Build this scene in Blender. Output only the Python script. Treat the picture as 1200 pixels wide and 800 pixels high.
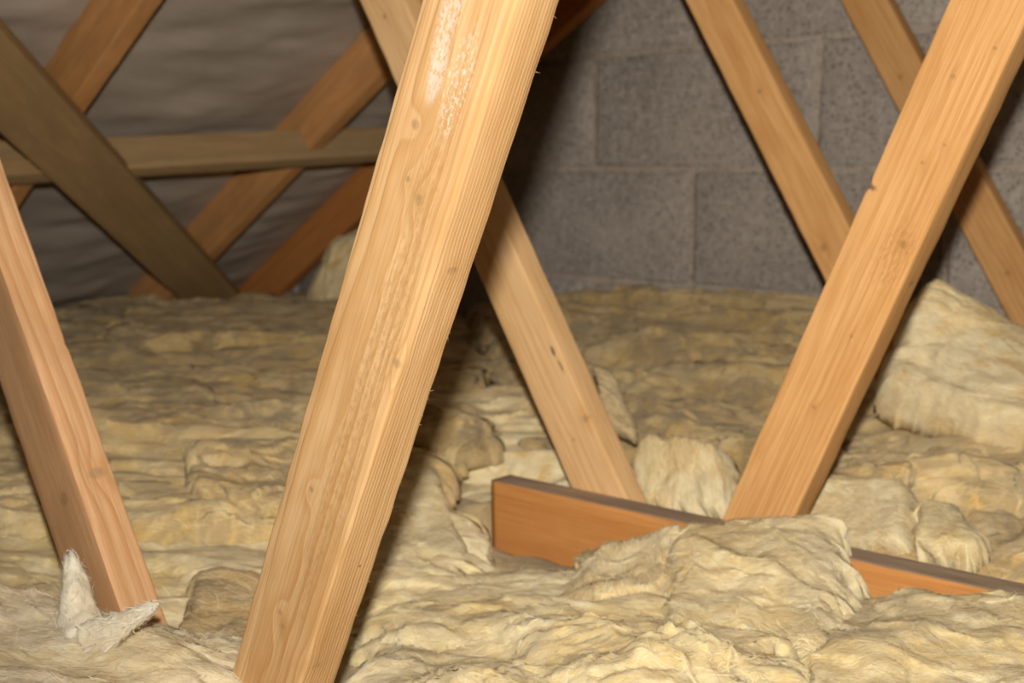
import bpy, bmesh, math, random
import numpy as np
from mathutils import Vector, Matrix

# ------------------------------------------------------------------ clear
for o in list(bpy.data.objects):
    bpy.data.objects.remove(o, do_unlink=True)
scene = bpy.context.scene
COL = scene.collection
R = math.radians

# ------------------------------------------------------------------ camera
YAW, PITCH = R(43.0), math.atan(200 / 1400)
cam_d = bpy.data.cameras.new('camera')
cam_d.sensor_width = 36.0
cam_d.lens = 42.0
cam_d.clip_start = 0.02
cam_d.dof.use_dof = True
cam_d.dof.focus_distance = 0.76
cam_d.dof.aperture_fstop = 9.0
cam = bpy.data.objects.new('camera', cam_d)
cam.location = (0, 0, 0.45)
cam.rotation_euler = (R(90) - PITCH, 0, YAW)
COL.objects.link(cam)
scene.camera = cam

# ------------------------------------------------------------------ world, lamp, exposure
world = bpy.data.worlds.new('loft_world')
scene.world = world
world.use_nodes = True
wb = world.node_tree.nodes['Background']
wb.inputs[0].default_value = (1.0, 0.86, 0.70, 1)
wb.inputs[1].default_value = 0.035

# the camera's own flash, 10 cm above the lens
fl_d = bpy.data.lights.new('camera_flash', 'SPOT')
fl_d.energy = 126.0
fl_d.color = (1.0, 0.93, 0.83)
fl_d.spot_size = R(125)
fl_d.spot_blend = 1.0
fl_d.shadow_soft_size = 0.014
fl_d.use_nodes = True
_t = fl_d.node_tree
_em = _t.nodes['Emission']
_fo = _t.nodes.new('ShaderNodeLightFalloff')
_fo.inputs['Strength'].default_value = 1.0
_fo.inputs['Smooth'].default_value = 1.3
_t.links.new(_fo.outputs['Quadratic'], _em.inputs['Strength'])
fl = bpy.data.objects.new('camera_flash', fl_d)
FL_POS = Vector((0.0, 0.0, 0.55))
FL_AIM = Vector((-0.80, 1.25, 0.55))
fl.location = FL_POS
fl.rotation_euler = (FL_AIM - FL_POS).to_track_quat('-Z', 'Y').to_euler()
COL.objects.link(fl)

vs = scene.view_settings
vs.view_transform = 'Standard'
vs.look = 'None'
vs.exposure = 0.27
vs.gamma = 1.0
vs.use_curve_mapping = False

# ------------------------------------------------------------------ numpy noise
_rng = np.random.RandomState(7)
_perm = _rng.permutation(512)
_perm = np.concatenate([_perm, _perm, _perm])
_grad = _rng.normal(size=(512, 3))
_grad /= np.linalg.norm(_grad, axis=1)[:, None]


def pnoise(p):
    """3D gradient noise, p (N,3) -> (N,) about -1..1"""
    pi = np.floor(p).astype(np.int64)
    pf = p - pi
    pi &= 511
    u = pf * pf * pf * (pf * (pf * 6 - 15) + 10)
    out = 0
    for i in (0, 1):
        wx = u[:, 0] if i else 1 - u[:, 0]
        a = _perm[pi[:, 0] + i]
        for j in (0, 1):
            wy = u[:, 1] if j else 1 - u[:, 1]
            b = _perm[a + ((pi[:, 1] + j) & 511)]
            for k in (0, 1):
                wz = u[:, 2] if k else 1 - u[:, 2]
                g = _grad[_perm[b + ((pi[:, 2] + k) & 511)]]
                d = g[:, 0] * (pf[:, 0] - i) + g[:, 1] * (pf[:, 1] - j) + g[:, 2] * (pf[:, 2] - k)
                out = out + wx * wy * wz * d
    return out * 1.5


def fbm(p, octaves=4, gain=0.5):
    out, a = 0, 1.0
    for o in range(octaves):
        out = out + a * pnoise(p + 17.3 * o)
        p = p * 2.03
        a *= gain
    return out


def ridged(p, octaves=3):
    out, a = 0, 1.0
    for o in range(octaves):
        out = out + a * (1 - 2 * np.abs(pnoise(p + 31.7 * o)))
        p = p * 2.1
        a *= 0.5
    return out


def billow(p, octaves=3):
    """rounded puffs parted by sharp creases"""
    out, a = 0, 1.0
    for o in range(octaves):
        out = out + a * (np.sqrt(pnoise(p + 31.7 * o) ** 2 + 0.0015) - 0.25)
        p = p * 2.1
        a *= 0.42
    return out


# ------------------------------------------------------------------ object helpers
def link(name, me, mat, parent=None, matrix=None):
    o = bpy.data.objects.new(name, me)
    COL.objects.link(o)
    if mat is not None and not me.materials:
        me.materials.append(mat)
    if parent is not None:
        o.parent = parent
    elif matrix is not None:
        o.matrix_world = matrix
    return o


def tag(o, label=None, cat=None, group=None, kind=None):
    if label: o['label'] = label
    if cat: o['category'] = cat
    if group: o['group'] = group
    if kind: o['kind'] = kind
    return o


def mesh_np(name, verts, faces, smooth=True):
    me = bpy.data.meshes.new(name)
    me.from_pydata([tuple(v) for v in verts], [], faces)
    if smooth:
        me.polygons.foreach_set('use_smooth', [True] * len(me.polygons))
    me.update()
    return me


# ------------------------------------------------------------------ material helpers
class NT:
    def __init__(self, name):
        self.mat = bpy.data.materials.new(name)
        self.mat.use_nodes = True
        self.t = self.mat.node_tree
        self.t.nodes.clear()
        self.out = self.n('ShaderNodeOutputMaterial')
        self.bsdf = self.n('ShaderNodeBsdfPrincipled')
        self.l(self.bsdf.outputs[0], self.out.inputs[0])

    def n(self, typ, **kw):
        nd = self.t.nodes.new(typ)
        for k, v in kw.items():
            setattr(nd, k, v)
        return nd

    def l(self, a, b):
        self.t.links.new(a, b)

    def put(self, sock, v):
        if isinstance(v, bpy.types.NodeSocket):
            self.l(v, sock)
        else:
            sock.default_value = v

    def math(self, op, a, b=0.0, c=0.0, clamp=False):
        nd = self.n('ShaderNodeMath', operation=op, use_clamp=clamp)
        self.put(nd.inputs[0], a)
        self.put(nd.inputs[1], b)
        if op in ('MULTIPLY_ADD', 'SMOOTH_MIN', 'SMOOTH_MAX'):
            self.put(nd.inputs[2], c)
        return nd.outputs[0]

    def vmath(self, op, a, b=(0, 0, 0)):
        nd = self.n('ShaderNodeVectorMath', operation=op)
        self.put(nd.inputs[0], a)
        self.put(nd.inputs[1], b)
        return nd.outputs['Value'] if op in ('LENGTH', 'DOT_PRODUCT', 'DISTANCE') else nd.outputs['Vector']

    def ramp(self, fac, stops, interp='LINEAR'):
        nd = self.n('ShaderNodeValToRGB')
        cr = nd.color_ramp
        cr.interpolation = interp
        while len(cr.elements) < len(stops):
            cr.elements.new(0.5)
        for e, (p, c) in zip(cr.elements, stops):
            e.position = p
            e.color = (c, c, c, 1) if isinstance(c, (int, float)) else (*c, 1)
        self.put(nd.inputs[0], fac)
        return nd.outputs[0]

    def mix(self, fac, a, b, blend='MIX'):
        nd = self.n('ShaderNodeMix', data_type='RGBA', blend_type=blend)
        self.put(nd.inputs[0], fac)
        for s, v in ((nd.inputs[6], a), (nd.inputs[7], b)):
            self.put(s, (*v, 1) if isinstance(v, tuple) and len(v) == 3 else v)
        return nd.outputs[2]

    def noise(self, vec, scale, detail=3, rough=0.5, dist=0.0):
        nd = self.n('ShaderNodeTexNoise')
        self.put(nd.inputs['Vector'], vec)
        nd.inputs['Scale'].default_value = scale
        nd.inputs['Detail'].default_value = detail
        nd.inputs['Roughness'].default_value = rough
        nd.inputs['Distortion'].default_value = dist
        return nd.outputs[0]

    def coord(self, kind='Object'):
        return self.n('ShaderNodeTexCoord').outputs[kind]

    def bump(self, height, strength, distance, normal=None):
        nd = self.n('ShaderNodeBump')
        nd.inputs['Strength'].default_value = strength
        nd.inputs['Distance'].default_value = distance
        self.put(nd.inputs['Height'], height)
        if normal is not None:
            self.l(normal, nd.inputs['Normal'])
        return nd.outputs[0]

    def smooth(self, v, lo, hi):
        nd = self.n('ShaderNodeMapRange', interpolation_type='SMOOTHSTEP')
        self.put(nd.inputs[0], v)
        nd.inputs[1].default_value = lo
        nd.inputs[2].default_value = hi
        return nd.outputs[0]


def wood(name, early, late, pith, knots=(), freq=330.0, seed=0.0, smear=None, rough_patch=None, cracks=(), tone=0.14, grime=None, contrast=1.0):
    """softwood sawn across its rings; local z runs along the timber.
    knots: (x, y, z, radius);  cracks: (x, y, z, rx, ry, rz) dark marks"""
    m = NT(name)
    co = m.coord()
    sep = m.n('ShaderNodeSeparateXYZ')
    m.l(co, sep.inputs[0])
    X, Y, Z = sep.outputs
    off = (seed, seed * 1.7, seed * 0.6)
    # slow wander of the grain along the length
    st = m.vmath('ADD', m.vmath('MULTIPLY', co, (6.0, 6.0, 1.0)), off)
    wn = m.math('SUBTRACT', m.noise(st, 1.0, 2), 0.5)
    st2 = m.vmath('ADD', m.vmath('MULTIPLY', co, (24.0, 24.0, 4.0)), off)
    wn2 = m.math('SUBTRACT', m.noise(st2, 1.0, 2), 0.5)
    px = m.math('SUBTRACT', X, pith[0])
    py = m.math('SUBTRACT', Y, pith[1])
    rad = m.math('SQRT', m.math('ADD', m.math('MULTIPLY', px, px), m.math('MULTIPLY', py, py)))
    rad = m.math('MULTIPLY_ADD', wn, 0.022, rad)
    rad = m.math('MULTIPLY_ADD', wn2, 0.0035, rad)
    kmask = 0.0
    ktone = 0.0
    for (kx, ky, kz, kr) in knots:
        d = m.vmath('SUBTRACT', co, (kx, ky, kz))
        d1 = m.vmath('LENGTH', m.vmath('MULTIPLY', d, (1 / (kr * 2.2), 1 / (kr * 2.6), 1 / (kr * 4.0))))
        g = m.math('POWER', 2.718, m.math('MULTIPLY', m.math('MULTIPLY', d1, d1), -1.0))
        rad = m.math('MULTIPLY_ADD', g, kr * 0.5, rad)
        ktone = m.math('ADD', ktone, g)
        d2 = m.vmath('LENGTH', m.vmath('MULTIPLY', d, (1 / kr, 1 / (kr * 1.4), 1 / (kr * 0.85))))
        d2 = m.math('MULTIPLY_ADD', wn2, 1.6, d2)
        kmask = m.math('MAXIMUM', kmask, m.smooth(d2, 1.3, 0.55))
    ring = m.math('FRACT', m.math('MULTIPLY', rad, freq))
    # a soft rise into the latewood then a sharp fall
    line = m.ramp(ring, [(0.0, 0.08), (0.45, 0.22), (0.78, 0.85), (0.9, 1.0), (1.0, 0.08)])
    yn = m.noise(m.vmath('MULTIPLY', co, (40, 40, 2.0)), 1.0, 3)
    line = m.math('MULTIPLY', line, m.math('MULTIPLY_ADD', yn, 1.1 * contrast, 0.12))
    fib = m.noise(m.vmath('MULTIPLY', co, (520, 520, 9)), 1.0, 4, 0.62)
    broad = m.noise(m.vmath('ADD', m.vmath('MULTIPLY', co, (14, 14, 5)), off), 1.0, 4, 0.6)
    col = m.mix(line, early, late)
    col = m.mix(m.math('MULTIPLY', m.smooth(broad, 0.45, 0.75), tone * 4, clamp=True), col,
                tuple(0.6 * a + 0.4 * b for a, b in zip(late, (0.46, 0.22, 0.06))))
    col = m.mix(m.math('MULTIPLY', m.smooth(broad, 0.50, 0.25), tone * 2, clamp=True), col,
                tuple(min(0.95, c * 1.15 + 0.03) for c in early))
    col = m.mix(m.math('MULTIPLY', m.smooth(fib, 0.44, 0.62), 0.45), col, tuple(c * 0.86 for c in late))
    if knots:
        col = m.mix(m.math('MULTIPLY', ktone, 0.22, clamp=True), col, tuple(c * 0.9 for c in late))
        kcol = m.mix(m.noise(m.vmath('MULTIPLY', co, (260, 260, 200)), 1.0, 3), tuple(c * 0.36 for c in late), tuple(c * 0.8 for c in early))
        col = m.mix(m.math('MULTIPLY', kmask, 0.72), col, kcol)
    if rough_patch:   # torn, fuzzier and more orange strip along the face
        (rx, ry, rz, ax, ay, az) = rough_patch
        d = m.vmath('LENGTH', m.vmath('MULTIPLY', m.vmath('SUBTRACT', co, (rx, ry, rz)), (1 / ax, 1 / ay, 1 / az)))
        pn = m.noise(m.vmath('MULTIPLY', co, (380, 380, 150)), 1.0, 4, 0.65)
        pm = m.math('MULTIPLY', m.smooth(m.math('MULTIPLY_ADD', m.noise(m.vmath('MULTIPLY', co, (60, 60, 14)), 1.0, 3), 1.2, d), 1.9, 1.2), m.smooth(pn, 0.44, 0.62))
        col = m.mix(m.math('MULTIPLY', pm, 0.45), col, tuple(0.8 * c for c in late))
    if smear:         # dry whitish smears left on the face
        for (sx, sy, sz, ax, ay, az, lo, hi) in smear:
            d = m.vmath('LENGTH', m.vmath('MULTIPLY', m.vmath('SUBTRACT', co, (sx, sy, sz)), (1 / ax, 1 / ay, 1 / az)))
            pn = m.noise(m.vmath('MULTIPLY', co, (420, 420, 260)), 1.0, 4, 0.6)
            pm = m.math('MULTIPLY', m.smooth(d, 1.1, 0.55), m.smooth(pn, lo, hi))
            col = m.mix(m.math('MULTIPLY', pm, 0.62), col, (0.74, 0.66, 0.56))
    for (cx, cy, cz, ax, ay, az) in cracks:
        d = m.vmath('LENGTH', m.vmath('MULTIPLY', m.vmath('SUBTRACT', co, (cx, cy, cz)), (1 / ax, 1 / ay, 1 / az)))
        d = m.math('MULTIPLY_ADD', m.math('SUBTRACT', m.noise(co, 400.0, 2), 0.5), 1.2, d)
        col = m.mix(m.math('MULTIPLY', m.smooth(d, 1.2, 0.5), 0.7), col, (0.06, 0.025, 0.012))
    if grime:
        gcol, amt = grime
        gn = m.noise(m.vmath('MULTIPLY', co, (25, 25, 7)), 1.0, 5, 0.65)
        col = m.mix(m.math('MULTIPLY', m.smooth(gn, 0.35, 0.62), amt), col, gcol)
    m.l(col, m.bsdf.inputs['Base Color'])
    m.bsdf.inputs['Roughness'].default_value = 0.85
    m.bsdf.inputs['Specular IOR Level'].default_value = 0.10
    h = m.math('MULTIPLY_ADD', fib, 0.5, m.math('MULTIPLY', line, 0.8))
    nm = m.bump(h, 0.6, 0.0007)
    if rough_patch or knots:
        nm = m.bump(broad, 0.25, 0.004, nm)
    m.l(nm, m.bsdf.inputs['Normal'])
    return m.mat


def wool(name, pale, yellow, deep, dirt, dirt_amt, seed, stretch=(1.0, 1.0, 1.0), rot=-0.75, yellow_amt=1.0, axis=0, thin=False):
    """glass-fibre quilt: pale crust, yellower inside, grey loft dust in patches"""
    m = NT(name)
    co0 = m.coord()
    mp = m.n('ShaderNodeMapping')
    mp.inputs['Rotation'].default_value = (0, 0, rot)
    mp.inputs['Scale'].default_value = stretch
    mp.inputs['Location'].default_value = (seed, seed * 0.7, seed * 1.3)
    m.l(co0, mp.inputs[0])
    co = mp.outputs[0]
    n1 = m.noise(co, 7.0, 5, 0.62, 1.2)
    n2 = m.noise(co, 17.0, 5, 0.62, 1.0)
    n3 = m.noise(m.vmath('ADD', co, (5.1, 2.2, 9.4)), 9.0, 7, 0.70, 1.2)
    n5 = m.noise(m.vmath('ADD', co, (1.7, 8.2, 3.4)), 14.0, 5, 0.6, 0.9)
    ax = [1.0, 1.0, 1.0]
    ax[axis] = 0.3
    n4 = m.noise(m.vmath('MULTIPLY', co, tuple(240 * a for a in ax)), 1.0, 4, 0.6)
    at = m.n('ShaderNodeAttribute', attribute_name='ply').outputs['Fac']
    col = m.mix(m.math('MULTIPLY', m.smooth(n1, 0.40, 0.60), 0.9 * yellow_amt, clamp=True), pale, yellow)
    col = m.mix(m.math('MULTIPLY', m.smooth(n2, 0.53, 0.70), 0.8 * yellow_amt, clamp=True), col, deep)
    col = m.mix(m.math('MULTIPLY', m.smooth(n5, 0.52, 0.68), 0.75), col, tuple(min(0.9, 1.13 * c + 0.03) for c in pale))
    col = m.mix(m.math('MULTIPLY', at, 0.4 * yellow_amt, clamp=True), col, deep)
    col = m.mix(m.math('MULTIPLY', m.smooth(n3, 0.47, 0.58), dirt_amt), col, dirt)
    col = m.mix(m.math('MULTIPLY', m.smooth(n4, 0.45, 0.75), 0.10), col, tuple(0.7 * c for c in deep))
    fade = m.n('ShaderNodeAttribute', attribute_name='fade').outputs['Fac']
    col = m.mix(fade, col, tuple(min(0.9, 1.1 * c + 0.05) for c in pale))
    n6 = m.noise(m.vmath('MULTIPLY', co, tuple(80 * a for a in ax)), 1.0, 6, 0.68, 1.0)
    col = m.mix(m.math('MULTIPLY', m.smooth(n6, 0.50, 0.70), 0.28), col, tuple(0.78 * c for c in deep))
    col = m.mix(m.math('MULTIPLY', m.smooth(n6, 0.46, 0.30), 0.42), col, tuple(min(0.9, 1.12 * c + 0.02) for c in pale))
    m.l(col, m.bsdf.inputs['Base Color'])
    m.bsdf.inputs['Roughness'].default_value = 0.95
    m.bsdf.inputs['Specular IOR Level'].default_value = 0.03
    m.bsdf.inputs['Sheen Weight'].default_value = 0.25
    m.bsdf.inputs['Sheen Roughness'].default_value = 0.7
    m.bsdf.inputs['Sheen Tint'].default_value = (1.0, 0.92, 0.75, 1)
    m.bsdf.inputs['Subsurface Weight'].default_value = 0.0 if thin else 0.6
    m.bsdf.inputs['Subsurface Radius'].default_value = (1.0, 0.78, 0.38)
    m.bsdf.inputs['Subsurface Scale'].default_value = 0.012
    hb = m.noise(co, 110.0, 5, 0.62, 0.6)
    nm = m.bump(hb, 0.22, 0.003)
    nm = m.bump(n6, 0.2, 0.004, nm)
    hf = m.math('MULTIPLY_ADD', n4, 1.0, m.noise(co, 520.0, 3, 0.6))
    nm = m.bump(hf, 0.6, 0.0014, nm)
    if thin:
        tr = m.n('ShaderNodeBsdfTranslucent')
        m.l(col, tr.inputs['Color'])
        mx = m.n('ShaderNodeMixShader')
        mx.inputs[0].default_value = 0.22
        m.l(m.bsdf.outputs[0], mx.inputs[1])
        m.l(tr.outputs[0], mx.inputs[2])
        m.l(mx.outputs[0], m.out.inputs[0])
        return m.mat
    m.l(nm, m.bsdf.inputs['Normal'])
    return m.mat

# ================================================================== the setting
def felt_material():
    m = NT('roofing_felt')
    co = m.coord()
    n1 = m.noise(m.vmath('MULTIPLY', co, (10, 3, 10)), 1.0, 5, 0.6)
    n2 = m.noise(co, 400.0, 3, 0.7)
    n3 = m.noise(co, 4.0, 4, 0.6)
    col = m.ramp(n1, [(0.3, (0.31, 0.258, 0.207)), (0.7, (0.45, 0.385, 0.32))])
    col = m.mix(m.math('MULTIPLY', m.smooth(n2, 0.45, 0.75), 0.35), col, (0.22, 0.18, 0.14))
    col = m.mix(m.math('MULTIPLY', m.smooth(n3, 0.5, 0.7), 0.3), col, (0.46, 0.41, 0.355))
    m.l(col, m.bsdf.inputs['Base Color'])
    m.bsdf.inputs['Roughness'].default_value = 0.8
    m.bsdf.inputs['Specular IOR Level'].default_value = 0.2
    m.l(m.bump(n2, 0.5, 0.001), m.bsdf.inputs['Normal'])
    return m.mat


def concrete_material(name, dark, light, speck):
    m = NT(name)
    oi = m.n('ShaderNodeObjectInfo')
    co = m.vmath('ADD', m.coord(), m.vmath('MULTIPLY', oi.outputs['Location'], (3.1, 3.7, 2.9)))
    n1 = m.noise(co, 6.0, 5, 0.6)
    n2 = m.noise(co, 62.0, 6, 0.78)
    n3 = m.noise(co, 260.0, 3, 0.7)
    vo = m.n('ShaderNodeTexVoronoi')
    vo.inputs['Scale'].default_value = 130.0
    m.l(co, vo.inputs['Vector'])
    pit = m.smooth(m.math('MULTIPLY_ADD', n2, 0.55, vo.outputs['Distance']), 0.60, 0.42)
    col = m.ramp(n1, [(0.3, dark), (0.7, light)])
    col = m.mix(m.math('MULTIPLY', m.smooth(n2, 0.46, 0.62), 0.55), col, speck)
    col = m.mix(m.math('MULTIPLY', pit, 0.7), col, tuple(c * 0.42 for c in dark))
    rv = m.math('MULTIPLY_ADD', oi.outputs['Random'], 0.16, 0.92)
    col = m.mix(1.0, col, m.n('ShaderNodeCombineColor').outputs[0], 'MIX') if False else col
    bright = m.n('ShaderNodeHueSaturation')
    m.l(rv, bright.inputs['Value'])
    m.l(col, bright.inputs['Color'])
    m.l(bright.outputs[0], m.bsdf.inputs['Base Color'])
    m.bsdf.inputs['Roughness'].default_value = 0.92
    m.bsdf.inputs['Specular IOR Level'].default_value = 0.15
    h = m.math('MULTIPLY_ADD', pit, -0.8, m.math('MULTIPLY_ADD', n3, 0.4, n2))
    m.l(m.bump(h, 0.7, 0.003), m.bsdf.inputs['Normal'])
    return m.mat


M_BLOCK = concrete_material('concrete_block', (0.25, 0.217, 0.185), (0.36, 0.32, 0.28), (0.46, 0.415, 0.37))
M_MORTAR = concrete_material('mortar', (0.33, 0.275, 0.225), (0.39, 0.33, 0.275), (0.44, 0.38, 0.32))
M_FELT = felt_material()

PITCH_T = math.tan(R(31.5))
FLOOR_Z, WALL_Y, APEX_X = -0.02, 1.93, 0.20
RAFT_LOW = 0.785                    # rafter underside height at x = -1.5


def roof_z(x):
    return RAFT_LOW + (x + 1.5) * PITCH_T


# plasterboard seen from above (hidden under the quilt)
def box_mesh(name, x0, x1, y0, y1, z0, z1):
    v = [(x, y, z) for z in (z0, z1) for y in (y0, y1) for x in (x0, x1)]
    f = [(0, 2, 3, 1), (4, 5, 7, 6), (0, 1, 5, 4), (2, 6, 7, 3), (0, 4, 6, 2), (1, 3, 7, 5)]
    me = bpy.data.meshes.new(name)
    me.from_pydata(v, [], f)
    return me


m = NT('plasterboard')
pn = m.noise(m.coord(), 30.0, 4)
m.l(m.ramp(pn, [(0.3, (0.10, 0.08, 0.06)), (0.7, (0.16, 0.13, 0.10))]), m.bsdf.inputs['Base Color'])
m.bsdf.inputs['Roughness'].default_value = 0.9
M_BOARD = m.mat
tag(link('floor', box_mesh('floor', -3.2, 1.6, -1.4, 1.93, -0.035, FLOOR_Z), M_BOARD), 'dusty boarding under the insulation quilt', kind='structure')

# gable wall: mortar bed with the blocks set into it, each one its own piece
wall = link('wall_back', box_mesh('wall_back', -3.3, 1.7, WALL_Y - 0.0005, WALL_Y + 0.11, FLOOR_Z, 2.15), M_MORTAR)
tag(wall, 'grey concrete block gable wall', kind='structure')


def block_mesh(seed, L, Hh):
    """slightly uneven block, rounded and chipped arrises, front face at y = 0"""
    rs = np.random.RandomState(seed)
    nx, nz = 9, 5
    xs = np.concatenate([[0, 0.006], np.linspace(0.06, L - 0.06, nx - 4), [L - 0.006, L]])
    zs = np.concatenate([[0, 0.006], [Hh / 2], [Hh - 0.006, Hh]])
    verts, idx = [], {}
    for k, z in enumerate(zs):
        for i, x in enumerate(xs):
            edge = (i in (0, len(xs) - 1)) or (k in (0, len(zs) - 1))
            y = (0.0022 + rs.uniform(0, 0.0016)) if edge else rs.uniform(-0.0008, 0.0008)
            jx = rs.uniform(-0.0015, 0.0015)
            jz = rs.uniform(-0.0015, 0.0015)
            idx[i, k] = len(verts)
            verts.append((x + jx, y, z + jz))
    back = len(verts)
    faces = []
    for k in range(len(zs) - 1):
        for i in range(len(xs) - 1):
            faces.append((idx[i, k], idx[i + 1, k], idx[i + 1, k + 1], idx[i, k + 1]))
    ring = [idx[i, 0] for i in range(len(xs))] + [idx[len(xs) - 1, k] for k in range(1, len(zs))] + \
           [idx[i, len(zs) - 1] for i in range(len(xs) - 2, -1, -1)] + [idx[0, k] for k in range(len(zs) - 2, 0, -1)]
    for r in ring:
        x, y, z = verts[r]
        verts.append((x, 0.05, z))
    n = len(ring)
    for a in range(n):
        b = (a + 1) % n
        faces.append((ring[b], ring[a], back + a, back + b))
    return mesh_np('block', verts, faces)


BL, BH, BJ = 0.492, 0.216, 0.011
blk = [block_mesh(s, BL, BH) for s in range(6)]
rb = random.Random(4)
Z_BED = 0.450 + 0.0035                # a bed joint lies at eye level
for row in range(-2, 6):
    z0 = Z_BED + row * (BH + BJ) + BJ / 2
    x_joint = -1.325 if row % 2 else -1.568        # one perpend of the row
    for k in range(-3, 5):
        xl = x_joint + k * (BL + BJ) + BJ / 2
        if xl < -3.2 or xl > 1.3:
            continue
        # nothing shows above the roof slope
        if z0 > roof_z(xl + BL) + 0.25:
            continue
        o = link('block', blk[rb.randrange(6)], M_BLOCK, wall)
        o.location = (xl, WALL_Y - 0.003, z0)


# roofing felt draped over the rafters, sagging between them
def felt_mesh(side):
    ny, ns = 150, 190
    ys = np.linspace(-1.2, WALL_Y + 0.02, ny)
    ss = np.linspace(0, 1, ns)
    YY, SS = np.meshgrid(ys, ss, indexing='ij')
    Y, S = YY.ravel(), SS.ravel()
    x_low, x_top = -3.25, APEX_X
    X = x_low + (x_top - x_low) * S
    Z = roof_z(X) + 0.118
    length = S * (x_top - x_low) / math.cos(R(31.5))
    P = np.stack([length - 0.20 * Y, Y * 0.26, np.zeros_like(Y)], 1)
    w = pnoise(P * 9.0) * 0.010 + pnoise(P * 20.0 + 4) * 0.011 + pnoise(P * np.array([40.0, 46.0, 1]) + 9) * 0.008
    sag = 0.0
    for (a, b) in ((-1.2, -0.05), (-0.05, 0.48), (0.48, 1.03), (1.03, 1.56), (1.56, 1.88)):
        t = np.clip((Y - a) / (b - a), 0, 1)
        sag = sag + np.sin(np.pi * t) * 0.016 * ((Y >= a) & (Y < b))
    env = np.clip(sag / 0.016, 0.25, 1)
    n = np.array([math.sin(R(31.5)), 0, -math.cos(R(31.5))])
    d = sag + w * env
    V = np.stack([X, Y, Z], 1) + d[:, None] * n
    if side > 0:
        V[:, 0] = 2 * APEX_X - V[:, 0]
    F = []
    for i in range(ny - 1):
        for j in range(ns - 1):
            a = i * ns + j
            q = (a, a + ns, a + ns + 1, a + 1)
            F.append(q if side < 0 else q[::-1])
    return mesh_np('felt', V, F)


tag(link('ceiling', felt_mesh(-1), M_FELT), 'creased grey roofing felt on the slope', kind='structure')
tag(link('ceiling_right', felt_mesh(1), M_FELT), 'creased grey roofing felt on the other slope', kind='structure')


# ================================================================== timbers
def timber_mesh(w, t, L, seed, wane=0.0015, jitter=0.0003, nseg=None, nick=()):
    """sawn timber: rounded arrises, slight unevenness, cut ends; x width, y thickness, z length"""
    nseg = nseg or max(12, int(L / 0.008))
    prof = []
    r = wane
    # round-cornered section, front face at y = 0, arris rolls modelled in 4 steps
    def corner(cx, cy, a0):
        for k in range(5):
            a = a0 + k * math.pi / 8
            prof.append((cx + r * math.cos(a), cy + r * math.sin(a)))
    def side(p, q, n):
        for k in range(1, n):
            prof.append((p[0] + (q[0] - p[0]) * k / n, p[1] + (q[1] - p[1]) * k / n))
    corner(r, r, math.pi)
    side((r, 0), (w - r, 0), 9)
    corner(w - r, r, -math.pi / 2)
    side((w, r), (w, t - r), 5)
    corner(w - r, t - r, 0)
    side((w - r, t), (r, t), 3)
    corner(r, t - r, math.pi / 2)
    side((0, t - r), (0, r), 3)
    prof = np.array(prof)
    npf = len(prof)
    zs = np.linspace(0, L, nseg + 1)
    A = np.repeat(zs, npf)
    P2 = np.tile(prof, (nseg + 1, 1))
    V = np.stack([P2[:, 0], P2[:, 1], A], 1)
    c = np.array([w / 2, t / 2, 0])
    d = V - c
    d[:, 2] = 0
    d /= np.maximum(np.linalg.norm(d, axis=1), 1e-6)[:, None]
    nz = pnoise(V * np.array([160, 160, 14.0]) + seed) * jitter + pnoise(V * np.array([60, 60, 45.0]) + seed * 2) * jitter * 0.7
    # arrises wander a little more than faces
    corner_d = np.minimum.reduce([np.hypot(P2[:, 0] - a, P2[:, 1] - b) for a in (0, w) for b in (0, t)])
    ar = np.exp(-(corner_d / 0.004) ** 2)
    nz = nz - ar * (0.5 + 0.5 * pnoise(V * np.array([1, 1, 38.0]) + seed * 3)) * wane * 0.8
    V = V + d * nz[:, None]
    for (nx, ny, nzp, rad, depth) in nick:
        q = np.linalg.norm((V - np.array([nx, ny, nzp])) / np.array([rad, rad * 2, rad * 0.7]), axis=1)
        V = V - d * (np.exp(-q ** 2) * depth)[:, None]
    F = []
    for i in range(nseg):
        for j in range(npf):
            a, b = i * npf + j, i * npf + (j + 1) % npf
            F.append((a, b, b + npf, a + npf))
    F.append(tuple(range(npf))[::-1])
    F.append(tuple(nseg * npf + j for j in range(npf)))
    me = mesh_np('timber', V, F)
    sm = [True] * len(me.polygons)
    sm[-1] = sm[-2] = False
    me.polygons.foreach_set('use_smooth', sm)
    return me


def frame(o, u, back=(0, 1, 0)):
    """matrix with local z = u, local y close to back, local x completing"""
    u = Vector(u).normalized()
    y = Vector(back)
    y = (y - u * y.dot(u)).normalized()
    x = y.cross(u)
    return Matrix(((x.x, y.x, u.x, o[0]), (x.y, y.y, u.y, o[1]), (x.z, y.z, u.z, o[2]), (0, 0, 0, 1)))


def timber(name, label, cat, o, u, w, t, L, mat, seed, back=(0, 1, 0), group=None, **kw):
    ob = link(name, timber_mesh(w, t, L, seed, **kw), mat, None, frame(o, u, back))
    tag(ob, label, cat, group)
    return ob


PALE, LATE = (0.73, 0.485, 0.250), (0.54, 0.290, 0.105)
ORP, ORL = (0.67, 0.385, 0.160), (0.47, 0.215, 0.062)
PNK, PNL = (0.74, 0.46, 0.25), (0.54, 0.27, 0.11)

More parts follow.
